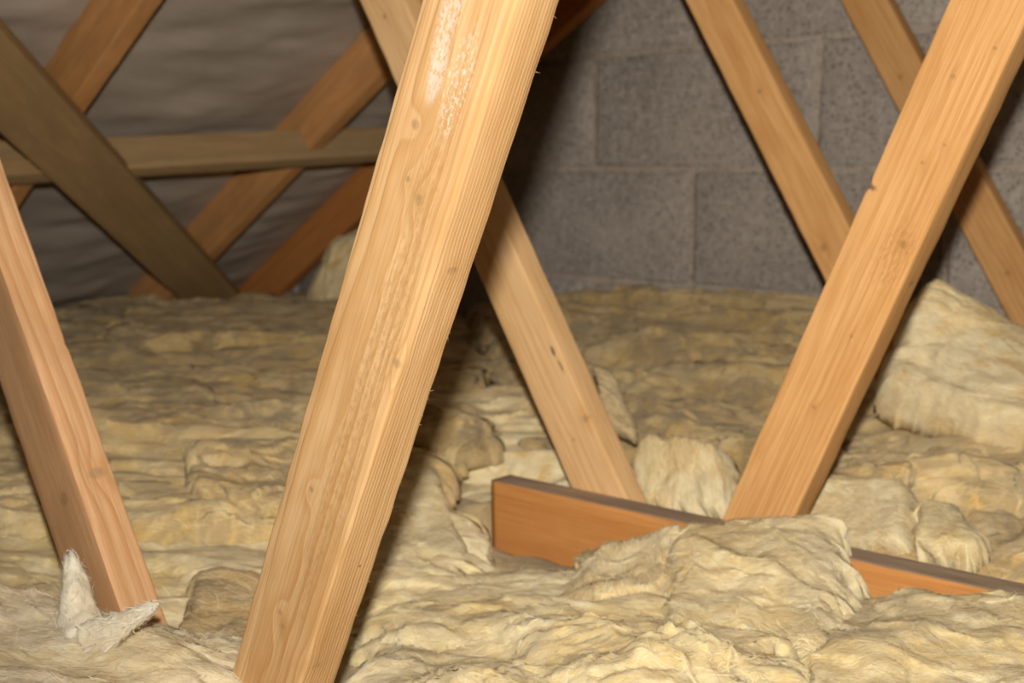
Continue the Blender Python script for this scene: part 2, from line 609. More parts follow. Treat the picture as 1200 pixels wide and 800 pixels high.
main_m = wood('strut_wood_front', PALE, LATE, (0.030, 0.095), freq=420, seed=1.3,
              knots=[(0.0245, 0, 0.5576, 0.0038), (0.031, 0, 0.527, 0.0024), (0.044, 0, 0.520, 0.0040), (0.070, 0.017, 0.487, 0.0032),
                     (0.066, 0, 0.4236, 0.004), (0.0272, 0, 0.3039, 0.003), (0.0314, 0, 0.2026, 0.0030), (0.066, 0.010, 0.183, 0.0042), (0.038, 0, 0.195, 0.0030)],
              smear=[(0.026, 0, 0.640, 0.010, 0.01, 0.060, 0.40, 0.56), (0.030, 0, 0.590, 0.007, 0.01, 0.020, 0.36, 0.5), (0.047, 0, 0.590, 0.011, 0.01, 0.036, 0.50, 0.58)],
              rough_patch=(0.048, 0, 0.40, 0.014, 0.03, 0.19), cracks=[(0.070, 0.02, 0.267, 0.002, 0.0009, 0.0011)])
main = timber('web_strut', 'large pale pine strut leaning right in the foreground centre, white smears near its top', 'timber beam',
              (-0.7646, 0.465, -0.02), (0.4194, 0, 0.9078), 0.070, 0.035, 1.90, main_m, 3.1, wane=0.0022, jitter=0.0004, nseg=330)

left_m = wood('strut_wood_left', PNK, PNL, (-0.060, -0.02), freq=300, seed=4.1,
              knots=[(0.044, 0, 0.2055, 0.0060), (0.0735, 0.020, 0.213, 0.0055)], grime=((0.40, 0.235, 0.12), 0.3), contrast=1.25)
timber('web_strut', 'pinkish pine strut leaning left at the left edge, rising out of the foreground quilt', 'timber beam',
       (-0.8683, 0.46, -0.02), (-0.5636, 0, 0.8261), 0.0735, 0.035, 0.98, left_m, 7.7, nick=[(0.0735, 0.035, 0.335, 0.004, 0.003)])

mid_m = wood('strut_wood_middle', PALE, LATE, (0.055, 0.055), freq=240, seed=8.6,
             knots=[(0.064, 0, 0.1779, 0.0055), (0.034, 0, 0.164, 0.0025), (0.03, 0, 0.77, 0.004)],
             cracks=[(0.060, 0, 0.2677, 0.003, 0.004, 0.007), (0.062, 0, 0.247, 0.0016, 0.003, 0.010)], contrast=0.6)
timber('web_strut', 'pale pine strut leaning left behind the big front strut, ending behind the cut board', 'timber beam',
       (-0.8265, 1.055, -0.02), (-0.5304, 0, 0.8477), 0.070, 0.035, 1.01, mid_m, 11.2)

right_m = wood('strut_wood_right', ORP, ORL, (0.015, 0.075), freq=300, seed=2.7,
               knots=[(0.033, 0, 0.6145, 0.0030), (0.057, 0, 0.649, 0.0028), (0.0523, 0, 0.558, 0.0022), (0.040, 0, 0.536, 0.0022),
                      (0.055, 0, 0.461, 0.0050), (0.072, 0.017, 0.428, 0.0036), (0.047, 0, 0.36, 0.002), (0.0426, 0, 0.277, 0.0028)],
               rough_patch=(0.052, 0, 0.448, 0.018, 0.02, 0.035), cracks=[(0.002, 0, 0.4965, 0.0085, 0.006, 0.0032)], contrast=0.55)
timber('web_strut', 'orange pine strut leaning right on the right side, dark notch on its left edge', 'timber beam',
       (-0.7222, 1.055, -0.02), (0.3926, 0, 0.9197), 0.072, 0.035, 1.86, right_m, 13.9, nick=[(0.0, 0.0, 0.4975, 0.004, 0.002)])

back_m = wood('strut_wood_back', ORP, ORL, (0.03, 0.10), freq=240, seed=6.2,
              knots=[(0.0411, 0, 0.6597, 0.0045), (0.0209, 0, 0.4105, 0.006)], contrast=0.5)
timber('web_strut', 'golden pine strut leaning left in front of the block wall, passing behind the orange strut', 'timber beam',
       (-0.6426, 1.55, -0.02), (-0.5198, 0, 0.8543), 0.069, 0.035, 1.10, back_m, 17.5)

far_m = wood('strut_wood_far', tuple(c * 0.86 for c in ORP), tuple(c * 0.86 for c in ORL), (0.08, 0.09), freq=240, seed=9.4,
             knots=[(0.0285, 0, 0.7071, 0.0045), (0.0312, 0, 0.347, 0.005)], contrast=0.6)
timber('web_strut', 'brown pine strut leaning left close to the block wall at the far right', 'timber beam',
       (-0.545, 1.87, -0.02), (-0.5165, 0, 0.8563), 0.0685, 0.035, 1.15, far_m, 19.1)

# joist: board on edge with a cut left end, dusty upper edge
joist_base = wood('joist_wood', (0.60, 0.285, 0.090), (0.46, 0.180, 0.045), (0.05, 0.10), freq=120, seed=5.5, contrast=0.5,
                  grime=((0.42, 0.17, 0.05), 0.3))
JU = Vector((1, 0, 0.034)).normalized()
# local z along +x, local y = thickness (world +y), local x = height direction (downwards positive)
jo = link('joist', timber_mesh(0.098, 0.035, 1.9, 23.3), joist_base, None,
          Matrix(((0, 0, JU.x, -0.985), (0, 1, 0, 1.019), (-1, 0, JU.z, 0.0765), (0, 0, 0, 1))))
tag(jo, 'reddish cut board lying on edge, butt end showing, half buried in quilt', 'timber joist')
dm = NT('joist_dust')
dn = dm.noise(dm.vmath('MULTIPLY', dm.coord(), (60, 60, 9)), 1.0, 5, 0.65)
dm.l(dm.ramp(dn, [(0.3, (0.22, 0.145, 0.09)), (0.7, (0.42, 0.31, 0.21))]), dm.bsdf.inputs['Base Color'])
dm.bsdf.inputs['Roughness'].default_value = 0.95
dm.l(dm.bump(dn, 0.5, 0.002), dm.bsdf.inputs['Normal'])
# the dark weathered upper edge, a thin layer lying on the board
dust = timber_mesh(0.0012, 0.0346, 1.9, 27.0, wane=0.0005, jitter=0.0003)
dl = link('weathered_top_edge', dust, dm.mat, jo)
dl.location = (-0.0009, 0.0002, 0)
dl['label'] = 'dark dusty upper edge'

# rafters on the left slope
RU = Vector((math.cos(R(31.5)), 0, math.sin(R(31.5))))
raf_m = [wood('rafter_wood_%d' % i, (0.62, 0.325, 0.125), (0.46, 0.20, 0.058), (0.03 + 0.02 * i, 0.11), freq=260, seed=20.0 + i,
              contrast=0.6, grime=((0.33, 0.175, 0.075), 0.45)) for i in range(3)]
raf_m[2] = wood('rafter_wood_gable', (0.50, 0.21, 0.060), (0.37, 0.13, 0.028), (0.03, 0.11), freq=260, seed=22.0, contrast=0.6)  # gable rafter stands in shadow; that shade is put into its darker, redder colour
RAFT_D = 0.097
labels = ['brown sloping rafter under the felt at the top left corner',
          'brown sloping rafter under the felt, crossing the horizontal binder',
          'reddish rafter running up beside the block wall behind the big front strut']
for i, y in enumerate((0.955, 1.515, 1.852)):
    # local x points inward-down across the depth, start at the outer edge near the eaves
    x0 = -3.05
    z_out = roof_z(x0) + RAFT_D / math.cos(R(31.5))
    Ln = (APEX_X - x0) / math.cos(R(31.5)) - 0.02
    # y cross u gives +x local; with y=(0,1,0), u=RU -> x = (sin, 0, -cos): inward and down
    timber('rafter', labels[i], 'timber rafter', (x0, y, z_out), RU, RAFT_D, 0.035, Ln, raf_m[i], 31.0 + i * 3)

# rafters of the front trusses and the far slope keep the roof whole
binder_m = wood('binder_wood', (0.39, 0.262, 0.128), (0.27, 0.17, 0.076), (0.03, 0.12), freq=200, seed=14.0, contrast=0.7,
                grime=((0.24, 0.175, 0.10), 0.5))
brace_m = wood('brace_wood', (0.40, 0.265, 0.122), (0.29, 0.178, 0.074), (0.04, -0.20), freq=120, seed=15.0, contrast=0.5,
               grime=((0.27, 0.185, 0.092), 0.55))
NIN = Vector((math.sin(R(31.5)), 0, -math.cos(R(31.5))))      # into the loft


def on_slope(x, y, inward):
    return Vector((x, y, roof_z(x))) + NIN * inward


# binder: board on edge through the rafters, its lower edge standing proud of them
b0, b1 = on_slope(-2.050, 0.70, 0.020), on_slope(-1.940, 1.925, 0.020)
bu = (b1 - b0).normalized()
# local y = down-slope, local x = y cross u
by = (-RU - bu * (-RU).dot(bu)).normalized()
bx = by.cross(bu)
sgn = 1 if bx.dot(NIN) > 0 else -1
binder = link('binder', timber_mesh(0.068, 0.035, (b1 - b0).length, 41.0), binder_m)
org = b0 - bx * (0.068 if sgn > 0 else 0.0)
binder.matrix_world = Matrix(((bx.x, by.x, bu.x, org.x), (bx.y, by.y, bu.y, org.y), (bx.z, by.z, bu.z, org.z), (0, 0, 0, 1)))
tag(binder, 'dull brown horizontal binder crossing the rafters under the felt', 'timber binder')

# diagonal wind brace nailed flat under the rafters
c0, c1 = on_slope(-2.594, 1.709, 0.0365), on_slope(-1.314, 0.254, 0.0365)
cu = (c1 - c0).normalized()
cy = (-NIN).copy()
cx = cy.cross(cu)
BW = 0.114
org = c0 - cx * BW / 2
brace = link('wind_brace', timber_mesh(BW, 0.035, (c1 - c0).length, 43.0), brace_m)
brace.matrix_world = Matrix(((cx.x, cy.x, cu.x, org.x), (cx.y, cy.y, cu.y, org.y), (cx.z, cy.z, cu.z, org.z), (0, 0, 0, 1)))
tag(brace, 'wide dull olive-brown diagonal brace crossing in front of the rafters at left', 'timber brace')

# raised splinters on the arris of the front strut
def splinters():
    rs = np.random.RandomState(3)
    V, F = [], []
    for k in range(26):
        z = rs.uniform(0.12, 0.70)
        side = rs.rand() < 0.8
        p = np.array([0.0685, 0.0335, z]) if side else np.array([0.0015, 0.0015, z])
        d = np.array([1.0 if side else -1.0, rs.normal(0, 0.4), rs.normal(0, 1.0)])
        d /= np.linalg.norm(d)
        ln = rs.uniform(0.002, 0.004)
        wv = np.array([0, 0, 0.00014])
        b = len(V)
        V += [p - wv, p + wv, p + np.array([0, 0.0003, 0]), p + d * ln]
        F += [(b, b + 1, b + 3), (b + 1, b + 2, b + 3), (b + 2, b, b + 3)]
    return mesh_np('splinters', V, F, False)


sp = link('splinters', splinters(), main_m, main)
sp['kind'] = 'stuff'


# ================================================================== glass-fibre quilt
THIN = {}


def wool_pair(name, *a, **k):
    mt = wool(name, *a, **k)
    THIN[mt.name] = wool(name + '_strands', *a, thin=True, **k)
    return mt


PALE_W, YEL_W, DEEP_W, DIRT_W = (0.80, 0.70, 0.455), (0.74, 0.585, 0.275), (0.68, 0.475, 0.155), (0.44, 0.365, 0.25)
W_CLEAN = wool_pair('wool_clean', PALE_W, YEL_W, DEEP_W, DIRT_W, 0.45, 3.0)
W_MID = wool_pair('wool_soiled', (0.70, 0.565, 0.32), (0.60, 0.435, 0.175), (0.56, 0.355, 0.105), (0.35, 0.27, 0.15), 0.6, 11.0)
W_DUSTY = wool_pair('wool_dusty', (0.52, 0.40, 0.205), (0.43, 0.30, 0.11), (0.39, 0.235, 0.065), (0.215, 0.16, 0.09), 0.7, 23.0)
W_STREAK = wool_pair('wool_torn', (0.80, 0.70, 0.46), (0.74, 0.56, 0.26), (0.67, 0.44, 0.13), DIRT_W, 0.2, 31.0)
W_UPRIGHT = wool_pair('wool_torn_upright', (0.82, 0.72, 0.48), (0.76, 0.58, 0.27), (0.68, 0.44, 0.13), DIRT_W, 0.15, 37.0, axis=2)
W_SHEET = wool_pair('wool_sheet', (0.80, 0.71, 0.52), (0.77, 0.64, 0.39), (0.70, 0.53, 0.25), (0.56, 0.48, 0.36), 0.5, 41.0)


def strands(parent, P, count, lo, hi, wlo, whi, angle, spread, mat, seed, lift=0.0035):
    """flat wisps of fibre that follow the surface grid P (nu, nv, 3) and curl off it at their tips"""
    rs = np.random.RandomState(int(seed * 10) + 77)
    nu, nv = P.shape[:2]
    gu, gv = np.gradient(P, axis=0), np.gradient(P, axis=1)
    Nn = np.cross(gu, gv)
    Nn /= np.maximum(np.linalg.norm(Nn, axis=2), 1e-9)[..., None]
    if Nn[..., 2].mean() < 0: Nn = -Nn
    lu, lv = np.linalg.norm(gu, axis=2), np.linalg.norm(gv, axis=2)

    def look(A, i, j):
        i, j = np.clip(i, 0, nu - 1.001), np.clip(j, 0, nv - 1.001)
        i0, j0 = i.astype(int), j.astype(int)
        fi, fj = i - i0, j - j0
        if A.ndim == 3: fi, fj = fi[:, None], fj[:, None]
        return A[i0, j0] * (1 - fi) * (1 - fj) + A[i0 + 1, j0] * fi * (1 - fj) + A[i0, j0 + 1] * (1 - fi) * fj + A[i0 + 1, j0 + 1] * fi * fj

    i, j = rs.uniform(1, nu - 2, count), rs.uniform(1, nv - 2, count)
    field = pnoise(np.stack([i / nu * 6, j / nv * 6, i * 0 + seed], 1)) * 0.9
    th = angle + field + rs.normal(0, spread, count) + np.pi * (rs.rand(count) < 0.5)
    curl = rs.normal(0, 0.35, count)
    ln = rs.uniform(lo, hi, count)
    wd = rs.uniform(wlo, whi, count)
    up = rs.uniform(0.1, 1.0, count) ** 2 * lift
    K = 6
    rows = []
    prev = None
    ci, cj = i.copy(), j.copy()
    for k in range(K):
        f = k / (K - 1)
        p, n = look(P, ci, cj), look(Nn, ci, cj)
        t_dir = look(gu, ci, cj) / np.maximum(look(lu, ci, cj), 1e-6)[:, None] * np.cos(th)[:, None] + look(gv, ci, cj) / np.maximum(look(lv, ci, cj), 1e-6)[:, None] * np.sin(th)[:, None]
        sidev = np.cross(n, t_dir)
        sidev /= np.maximum(np.linalg.norm(sidev, axis=1), 1e-6)[:, None]
        prof = wd * (math.sin(math.pi * (0.12 + 0.86 * f)) ** 0.8) * 0.5
        lifted = p + n * (up * f ** 2 + 0.0003 + 0.0004 * math.sin(math.pi * f))[:, None]
        rows += [lifted - sidev * prof[:, None], lifted + sidev * prof[:, None]]
        ci = ci + np.cos(th) * ln / (K - 1) / np.maximum(look(lu, ci, cj), 4e-4)
        cj = cj + np.sin(th) * ln / (K - 1) / np.maximum(look(lv, ci, cj), 4e-4)
        th = th + curl / (K - 1)
    V = np.stack(rows, 1).reshape(-1, 3)
    b = np.arange(count)[:, None] * (2 * K)
    F = np.concatenate([b + np.array([[2 * k, 2 * k + 1, 2 * k + 3, 2 * k + 2]]) for k in range(K - 1)]).tolist()
    me = mesh_np('fibre_strands', V, F)
    r1 = np.repeat(np.clip(rs.normal(0.10, 0.35, count), 0, 1), 2 * K).astype(np.float32)
    r2 = np.repeat(np.clip(rs.normal(0.25, 0.4, count), 0, 0.9), 2 * K).astype(np.float32)
    me.attributes.new('ply', 'FLOAT', 'POINT').data.foreach_set('value', r1)
    me.attributes.new('fade', 'FLOAT', 'POINT').data.foreach_set('value', r2)
    o = link('fibre_strands', me, THIN[mat.name], parent)
    o['kind'] = 'stuff'
    return o


def batt(name, label, quad, thick, mat, seed, n=(120, 90), lump=0.014, fold=0.008, ply=0.007, fine=0.0014, rag=0.03, lump_f=6.5,
         fold_f=6.5, ply_f=4.0, aniso=(1.0, 1.0), power=18.0, group=None, fibres=2500, sag=0.0, peaks=(), fibre_len=0.006, parent=None, upright=False):
    """one torn piece of quilt: a patch between four corners (near left, near right, far right, far left) with a rolled,
    ragged border falling by `thick`, lumps, folds and delaminated plies; aniso scales the noise along/across the patch"""
    q = np.array(quad, float)
    nu, nv = n
    def spaced(k):
        t = np.linspace(0, 1, k)
        c = 0.5 - 0.5 * np.cos(np.pi * t)
        return 0.45 * t + 0.55 * c
    S, T = np.meshgrid(spaced(nu), spaced(nv), indexing='ij')
    s, t = S.ravel(), T.ravel()
    du, dv = np.linalg.norm(q[1] - q[0]), np.linalg.norm(q[3] - q[0])
    eu = (q[1] + q[2] - q[0] - q[3]); eu /= np.linalg.norm(eu)
    ev = (q[3] + q[2] - q[0] - q[1]); ev /= np.linalg.norm(ev)
    N = np.cross(eu, ev); N /= np.linalg.norm(N)
    if N[2] < 0: N = -N
    loc = np.stack([s * du * aniso[0], t * dv * aniso[1], np.zeros_like(s)], 1)
    sd = np.array([seed * 3.17, seed * 1.31, seed * 0.77])
    # ragged outline
    es, et = np.abs(2 * s - 1), np.abs(2 * t - 1)
    border = np.maximum(es, et) ** 6
    rn = np.stack([fbm(loc * 26 + sd, 4), fbm(loc * 26 + sd + 40, 4)], 1)
    s2 = s + border * rn[:, 0] * rag / du
    t2 = t + border * rn[:, 1] * rag / dv
    # rounded corners in plan
    cs, ct = 2 * s2 - 1, 2 * t2 - 1
    k = 1 - 0.10 * (np.abs(cs) ** 4) * (np.abs(ct) ** 4)
    s2, t2 = 0.5 + 0.5 * cs * k, 0.5 + 0.5 * ct * k
    P = ((1 - s2) * (1 - t2))[:, None] * q[0] + (s2 * (1 - t2))[:, None] * q[1] + (s2 * t2)[:, None] * q[2] + ((1 - s2) * t2)[:, None] * q[3]
    e = np.sqrt(np.clip((1 - es ** power), 0, 1) * np.clip((1 - et ** power), 0, 1))
    # relief
    warp = np.stack([fbm(loc * 10 + sd + 3, 3), fbm(loc * 10 + sd + 7, 3), np.zeros_like(s)], 1)
    lw = loc + warp * 0.03
    h_l = fbm(lw * lump_f + sd, 3, 0.4)
    h_f = billow(lw * fold_f * np.array([0.45, 0.95, 1]) + sd + 11, 3)
    pl = (fbm(lw * ply_f + sd + 23, 4, 0.55) * 2.2)
    fl = np.floor(pl)
    fr = pl - fl
    rise = np.clip((fr - 0.70) / 0.30, 0, 1)
    step = fl + rise * rise * (3 - 2 * rise)                  # flat treads, soft torn risers
    lip = np.exp(-((fr - 0.97) / 0.05) ** 2)
    h_n = fbm(lw * 55 + sd + 31, 4, 0.55)
    h = lump * 1.15 * h_l + fold * 1.9 * h_f + ply * 0.75 * step + ply * 0.3 * lip * h_n + fine * h_n
    h -= np.median(h)
    for (ps, pt, rad, hgt) in peaks:
        dd = np.hypot((s - ps) * du, (t - pt) * dv)
        h = h + hgt * np.exp(-(dd / rad) ** 2) * (1 + 0.3 * h_n)
    P = P + N * (h * np.sqrt(e))[:, None] - N * (thick * (1 - e))[:, None]
    P = P - N * (sag * (es ** 2 + et ** 2) * 0.5)[:, None]
    # sideways shove so that plies overhang
    shove = np.stack([fbm(lw * 22 + sd + 51, 3), fbm(lw * 22 + sd + 61, 3)], 1) * (lump * 0.25 + fold * 0.3)
    P = P + eu * shove[:, :1] + ev * shove[:, 1:]
    P = P - ev * (lip * ply * 0.5)[:, None]
    # kept under the roof slope, off the wall and off the boards
    P[:, 2] = np.where(P[:, 0] < -2.0, np.minimum(P[:, 2], roof_z(P[:, 0]) + 0.085), P[:, 2])
    P[:, 1] = np.minimum(P[:, 1], WALL_Y - 0.006)
    V = P
    F = []
    I = np.arange(nu * nv).reshape(nu, nv)
    flip = np.dot(np.cross(q[1] - q[0], q[3] - q[0]), N) < 0
    a, b, c, d = I[:-1, :-1].ravel(), I[1:, :-1].ravel(), I[1:, 1:].ravel(), I[:-1, 1:].ravel()
    F = np.stack([a, d, c, b] if flip else [a, b, c, d], 1).tolist()
    ring = list(I[:, 0]) + list(I[-1, 1:]) + list(I[-2::-1, -1]) + list(I[0, -2:0:-1])
    cen = len(V)
    V = np.vstack([V, P[ring].mean(0) - N * thick * 0.3])
    for i in range(len(ring)):
        r0, r1 = int(ring[i]), int(ring[(i + 1) % len(ring)])
        F.append((r1, r0, cen) if not flip else (r0, r1, cen))
    me = mesh_np(name, V, F)
    at = me.attributes.new('ply', 'FLOAT', 'POINT')
    col = np.concatenate([np.clip(0.25 + 0.35 * np.sin(fl * 2.1 + seed) + 0.5 * lip, 0, 1), [0.5]])
    at.data.foreach_set('value', col.astype(np.float32))
    o = link(name, me, mat, parent)
    if parent is None:
        tag(o, label, 'insulation', group)
    # stray fibres lying on and standing off the surface
    if fibres:
        area = du * dv
        strands(o, P.reshape(nu, nv, 3), int(min(9000, 900 + fibres * 1.0)), 0.008, 0.032, 0.0003, 0.0017, (math.pi / 2 if upright else 0.0), 0.35, mat, seed)
        fibres = int(fibres * 0.8)
        rs = np.random.RandomState(int(seed * 10) + 5)
        vn = np.zeros(len(V) * 3, np.float32)
        me.vertices.foreach_get('normal', vn)
        vn = vn.reshape(-1, 3)
        ids = rs.randint(0, nu * nv, fibres)
        p0 = P[ids]
        nn = vn[ids]
        if nn[:, 2].mean() < 0: nn = -nn
        tg = rs.normal(size=(fibres, 3)) + eu * 0.0
        tg -= nn * (tg * nn).sum(1)[:, None]
        tg /= np.linalg.norm(tg, axis=1)[:, None]
        ln = rs.gamma(3.0, fibre_len / 3.0, fibres)[:, None]
        up = rs.uniform(0.02, 0.40, fibres)[:, None]
        bend = rs.normal(0, 0.35, (fibres, 3))
        wd = np.cross(tg, nn) * 0.00013
        base = p0 - nn * 0.0006
        pts = [base + (tg * k + nn * up * k * (1 - 0.35 * k) + bend * k * k) * ln for k in (0, 0.5, 1.0)]
        W = [1.0, 0.8, 0.2]
        FV = np.stack([pts[i] + wd * W[i] * sgn for i in range(3) for sgn in (-1, 1)], 1).reshape(-1, 3)
        base_i = np.arange(fibres)[:, None] * 6
        FF = np.concatenate([base_i + np.array([[0, 1, 3, 2]]), base_i + np.array([[2, 3, 5, 4]])]).tolist()
        fo = link('loose_fibres', mesh_np('loose_fibres', FV, FF), mat, o if parent is None else parent)
        fo['kind'] = 'stuff'
    return o


QUADS = {
    'fg_left': [(-0.666, 0.21, 0.1), (-0.475, 0.525, 0.06), (-0.755, 0.516, 0.09), (-1.061, 0.371, 0.118)],
    'lump': [(-0.802, 0.469, 0.07), (-0.719, 0.513, 0.07), (-0.877, 0.644, 0.085), (-0.972, 0.589, 0.085)],
    'left_c': [(-1.018, 0.351, 0.07), (-0.696, 0.747, 0.05), (-0.967, 0.978, 0.075), (-1.484, 0.525, 0.085)],
    'left_d': [(-1.245, 0.438, 0.1), (-0.883, 0.817, 0.1), (-1.164, 1.178, 0.11), (-1.854, 0.664, 0.11)],
    'left_e': [(-1.597, 0.59, 0.115), (-1.005, 1.078, 0.12), (-1.509, 1.527, 0.12), (-2.212, 0.871, 0.12)],
    'left_f': [(-1.97, 0.801, 0.125), (-1.268, 1.36, 0.13), (-2.103, 2.069, 0.14), (-2.926, 1.416, 0.14)],
    'left_g': [(-1.995, 1.04, 0.15), (-1.688, 1.357, 0.15), (-2.076, 1.72, 0.165), (-2.465, 1.372, 0.16)],
    'mid_left': [(-1.118, 1.02, 0.01), (-0.881, 1.08, 0.053), (-1.19, 1.353, 0.14), (-1.303, 1.174, 0.13)],
    'flap': [(-0.866, 0.691, 0.07), (-0.827, 0.835, 0.058), (-1.004, 0.951, 0.11), (-1.061, 0.881, 0.118)],
    'valley': [(-0.733, 0.601, 0.06), (-0.507, 0.812, 0.06), (-0.711, 1.0, 0.049), (-0.947, 0.814, 0.05)],
    'joist_left': [(-0.692, 0.776, 0.055), (-0.574, 0.835, 0.065), (-0.685, 0.985, 0.104), (-0.803, 0.985, 0.041)],
    'joist_block': [(-0.558, 0.78, 0.07), (-0.42, 0.827, 0.08), (-0.53, 1.04, 0.135), (-0.717, 1.0, 0.097)],
    'fg_mid': [(-0.542, 0.421, 0.06), (-0.309, 0.591, 0.08), (-0.498, 0.893, 0.075), (-0.837, 0.698, 0.06)],
    'fg_right': [(-0.356, 0.584, 0.07), (-0.142, 0.735, 0.09), (-0.259, 1.005, 0.103), (-0.511, 1.0, 0.076)],
    'right_c': [(-0.577, 1.065, 0.054), (-0.276, 1.065, 0.101), (-0.463, 1.52, 0.125), (-0.697, 1.296, 0.11)],
    'slab': [(-0.617, 1.1, 0.055), (-0.481, 1.07, 0.096), (-0.528, 1.17, 0.136), (-0.638, 1.17, 0.116)],
    'peak': [(-0.481, 1.07, 0.092), (-0.408, 1.07, 0.108), (-0.462, 1.15, 0.122), (-0.504, 1.15, 0.131)],
    'right_d': [(-0.634, 1.164, 0.1), (-0.366, 1.269, 0.12), (-0.586, 1.942, 0.15), (-0.948, 1.871, 0.14)],
    'hump': [(-0.689, 1.42, 0.179), (-0.424, 1.36, 0.172), (-0.522, 1.62, 0.224), (-0.665, 1.5, 0.346)],
    'back_c': [(-0.997, 1.069, 0.09), (-0.7, 1.415, 0.1), (-1.002, 1.92, 0.242), (-1.951, 1.92, 0.178)],
    'back_r': [(-1.506, 1.84, 0.154), (-0.914, 1.8, 0.18), (-1.005, 1.925, 0.234), (-1.576, 1.925, 0.212)],
    'torn': [(-0.845, 1.1, 0.056), (-0.696, 1.1, 0.077), (-0.759, 1.17, 0.14), (-0.885, 1.17, 0.134)],
    'lean': [(-0.925, 1.17, 0.128), (-0.874, 1.17, 0.12), (-0.976, 1.24, 0.191), (-1.014, 1.24, 0.198)],
    'eaves_block': [(-2.315, 1.72, 0.117), (-1.995, 1.7, 0.135), (-2.077, 1.8, 0.331), (-2.279, 1.8, 0.312)],
    'edge_tear': [(-1.085, 0.668, 0.115), (-0.984, 0.719, 0.11), (-1.13, 0.866, 0.125), (-1.324, 0.818, 0.125)],
    'fold_tl': [(-1.557, 0.674, 0.125), (-1.296, 0.844, 0.125), (-1.587, 1.022, 0.135), (-1.911, 0.832, 0.135)],
}


def base_quilt():
    """the first layer, packed flat between the joists under everything else"""
    nx, ny = 260, 190
    xs, ys = np.linspace(-2.85, 1.2, nx), np.linspace(-0.9, WALL_Y - 0.004, ny)
    X, Y = np.meshgrid(xs, ys, indexing='ij')
    X, Y = X.ravel(), Y.ravel()
    P = np.stack([X, Y, np.zeros_like(X)], 1)
    z = 0.022 + 0.014 * fbm(P * 7, 4) + 0.008 * ridged(P * np.array([5, 12, 1]), 3)
    z += np.clip((Y - 1.0) / 0.9, 0, 1) * 0.07 + np.clip((-X - 1.2) / 1.0, 0, 1) * 0.03
    # dips along the joist where the board lies
    z -= 0.045 * np.exp(-((Y - 1.03) / 0.05) ** 2) * (X > -1.02)
    z = np.maximum(z, FLOOR_Z + 0.004)
    z = np.where(X < -2.2, np.minimum(z, roof_z(X) + 0.06), z)
    I = np.arange(nx * ny).reshape(nx, ny)
    F = np.stack([I[:-1, :-1].ravel(), I[1:, :-1].ravel(), I[1:, 1:].ravel(), I[:-1, 1:].ravel()], 1).tolist()
    me = mesh_np('insulation_quilt', np.stack([X, Y, z], 1), F)
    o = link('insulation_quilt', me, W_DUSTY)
    tag(o, 'flat underlayer of yellow glass wool showing in the gaps between the loose pieces', 'insulation', kind='stuff')
    return o


base_quilt()
Q = QUADS
G = 'loose pieces of glass wool quilt laid over the joists'
N_ = 'insulation_quilt'
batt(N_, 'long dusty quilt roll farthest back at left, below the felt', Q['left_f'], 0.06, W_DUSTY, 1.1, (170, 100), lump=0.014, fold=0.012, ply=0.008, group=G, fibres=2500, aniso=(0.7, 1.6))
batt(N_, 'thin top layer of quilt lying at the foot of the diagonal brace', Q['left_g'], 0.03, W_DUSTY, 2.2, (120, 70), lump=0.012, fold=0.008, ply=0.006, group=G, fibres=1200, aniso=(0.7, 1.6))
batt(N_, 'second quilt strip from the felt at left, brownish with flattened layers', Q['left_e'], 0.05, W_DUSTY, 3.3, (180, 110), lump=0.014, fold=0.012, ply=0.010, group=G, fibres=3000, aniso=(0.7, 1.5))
batt(N_, 'small pale fold lying on the quilt behind the left strut', Q['fold_tl'], 0.03, W_DUSTY, 4.4, (110, 70), lump=0.014, fold=0.010, ply=0.007, group=G, fibres=1200, aniso=(0.8, 1.4))
batt(N_, 'quilt strip with torn front lip between the left strut and the big front strut', Q['left_d'], 0.045, W_MID, 5.5, (190, 120), lump=0.013, fold=0.010, ply=0.010, group=G, fibres=4000, aniso=(0.75, 1.4), rag=0.014)
batt(N_, 'torn tongue of quilt with a jagged lip, halfway between left strut and front strut', Q['edge_tear'], 0.025, W_MID, 6.6, (110, 90), lump=0.012, fold=0.010, ply=0.009, group=G, fibres=1500, rag=0.022)
batt(N_, 'pale lumpy quilt bay running behind the feet of the left and front struts', Q['left_c'], 0.05, W_CLEAN, 7.7, (190, 120), lump=0.012, fold=0.008, ply=0.008, group=G, fibres=5000, aniso=(0.8, 1.3))
batt(N_, 'rounded lump of quilt tucked between the left strut and the front strut foot', Q['lump'], 0.05, W_MID, 8.8, (90, 90), lump=0.008, fold=0.004, ply=0.004, group=G, fibres=1500, power=8)
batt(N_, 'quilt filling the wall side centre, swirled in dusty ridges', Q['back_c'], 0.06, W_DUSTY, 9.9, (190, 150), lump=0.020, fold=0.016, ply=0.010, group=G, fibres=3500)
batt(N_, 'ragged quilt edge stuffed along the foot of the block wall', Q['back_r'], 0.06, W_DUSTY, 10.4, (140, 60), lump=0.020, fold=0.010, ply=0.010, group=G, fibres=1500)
batt(N_, 'streaky pale quilt piece between the front strut and the middle strut', Q['mid_left'], 0.05, W_STREAK, 11.3, (120, 120), rag=0.012, lump=0.016, fold=0.012, ply=0.008, group=G, fibres=2500, aniso=(0.5, 1.6))
batt(N_, 'flat triangular flap of quilt beside the butt end of the cut board', Q['flap'], 0.04, W_CLEAN, 12.1, (90, 90), rag=0.012, lump=0.005, fold=0.002, ply=0.001, group=G, fibres=1500, power=10)
batt(N_, 'low pale quilt in the dip in front of the cut board end', Q['valley'], 0.04, W_CLEAN, 13.6, (150, 100), lump=0.011, fold=0.008, ply=0.006, group=G, fibres=3000)
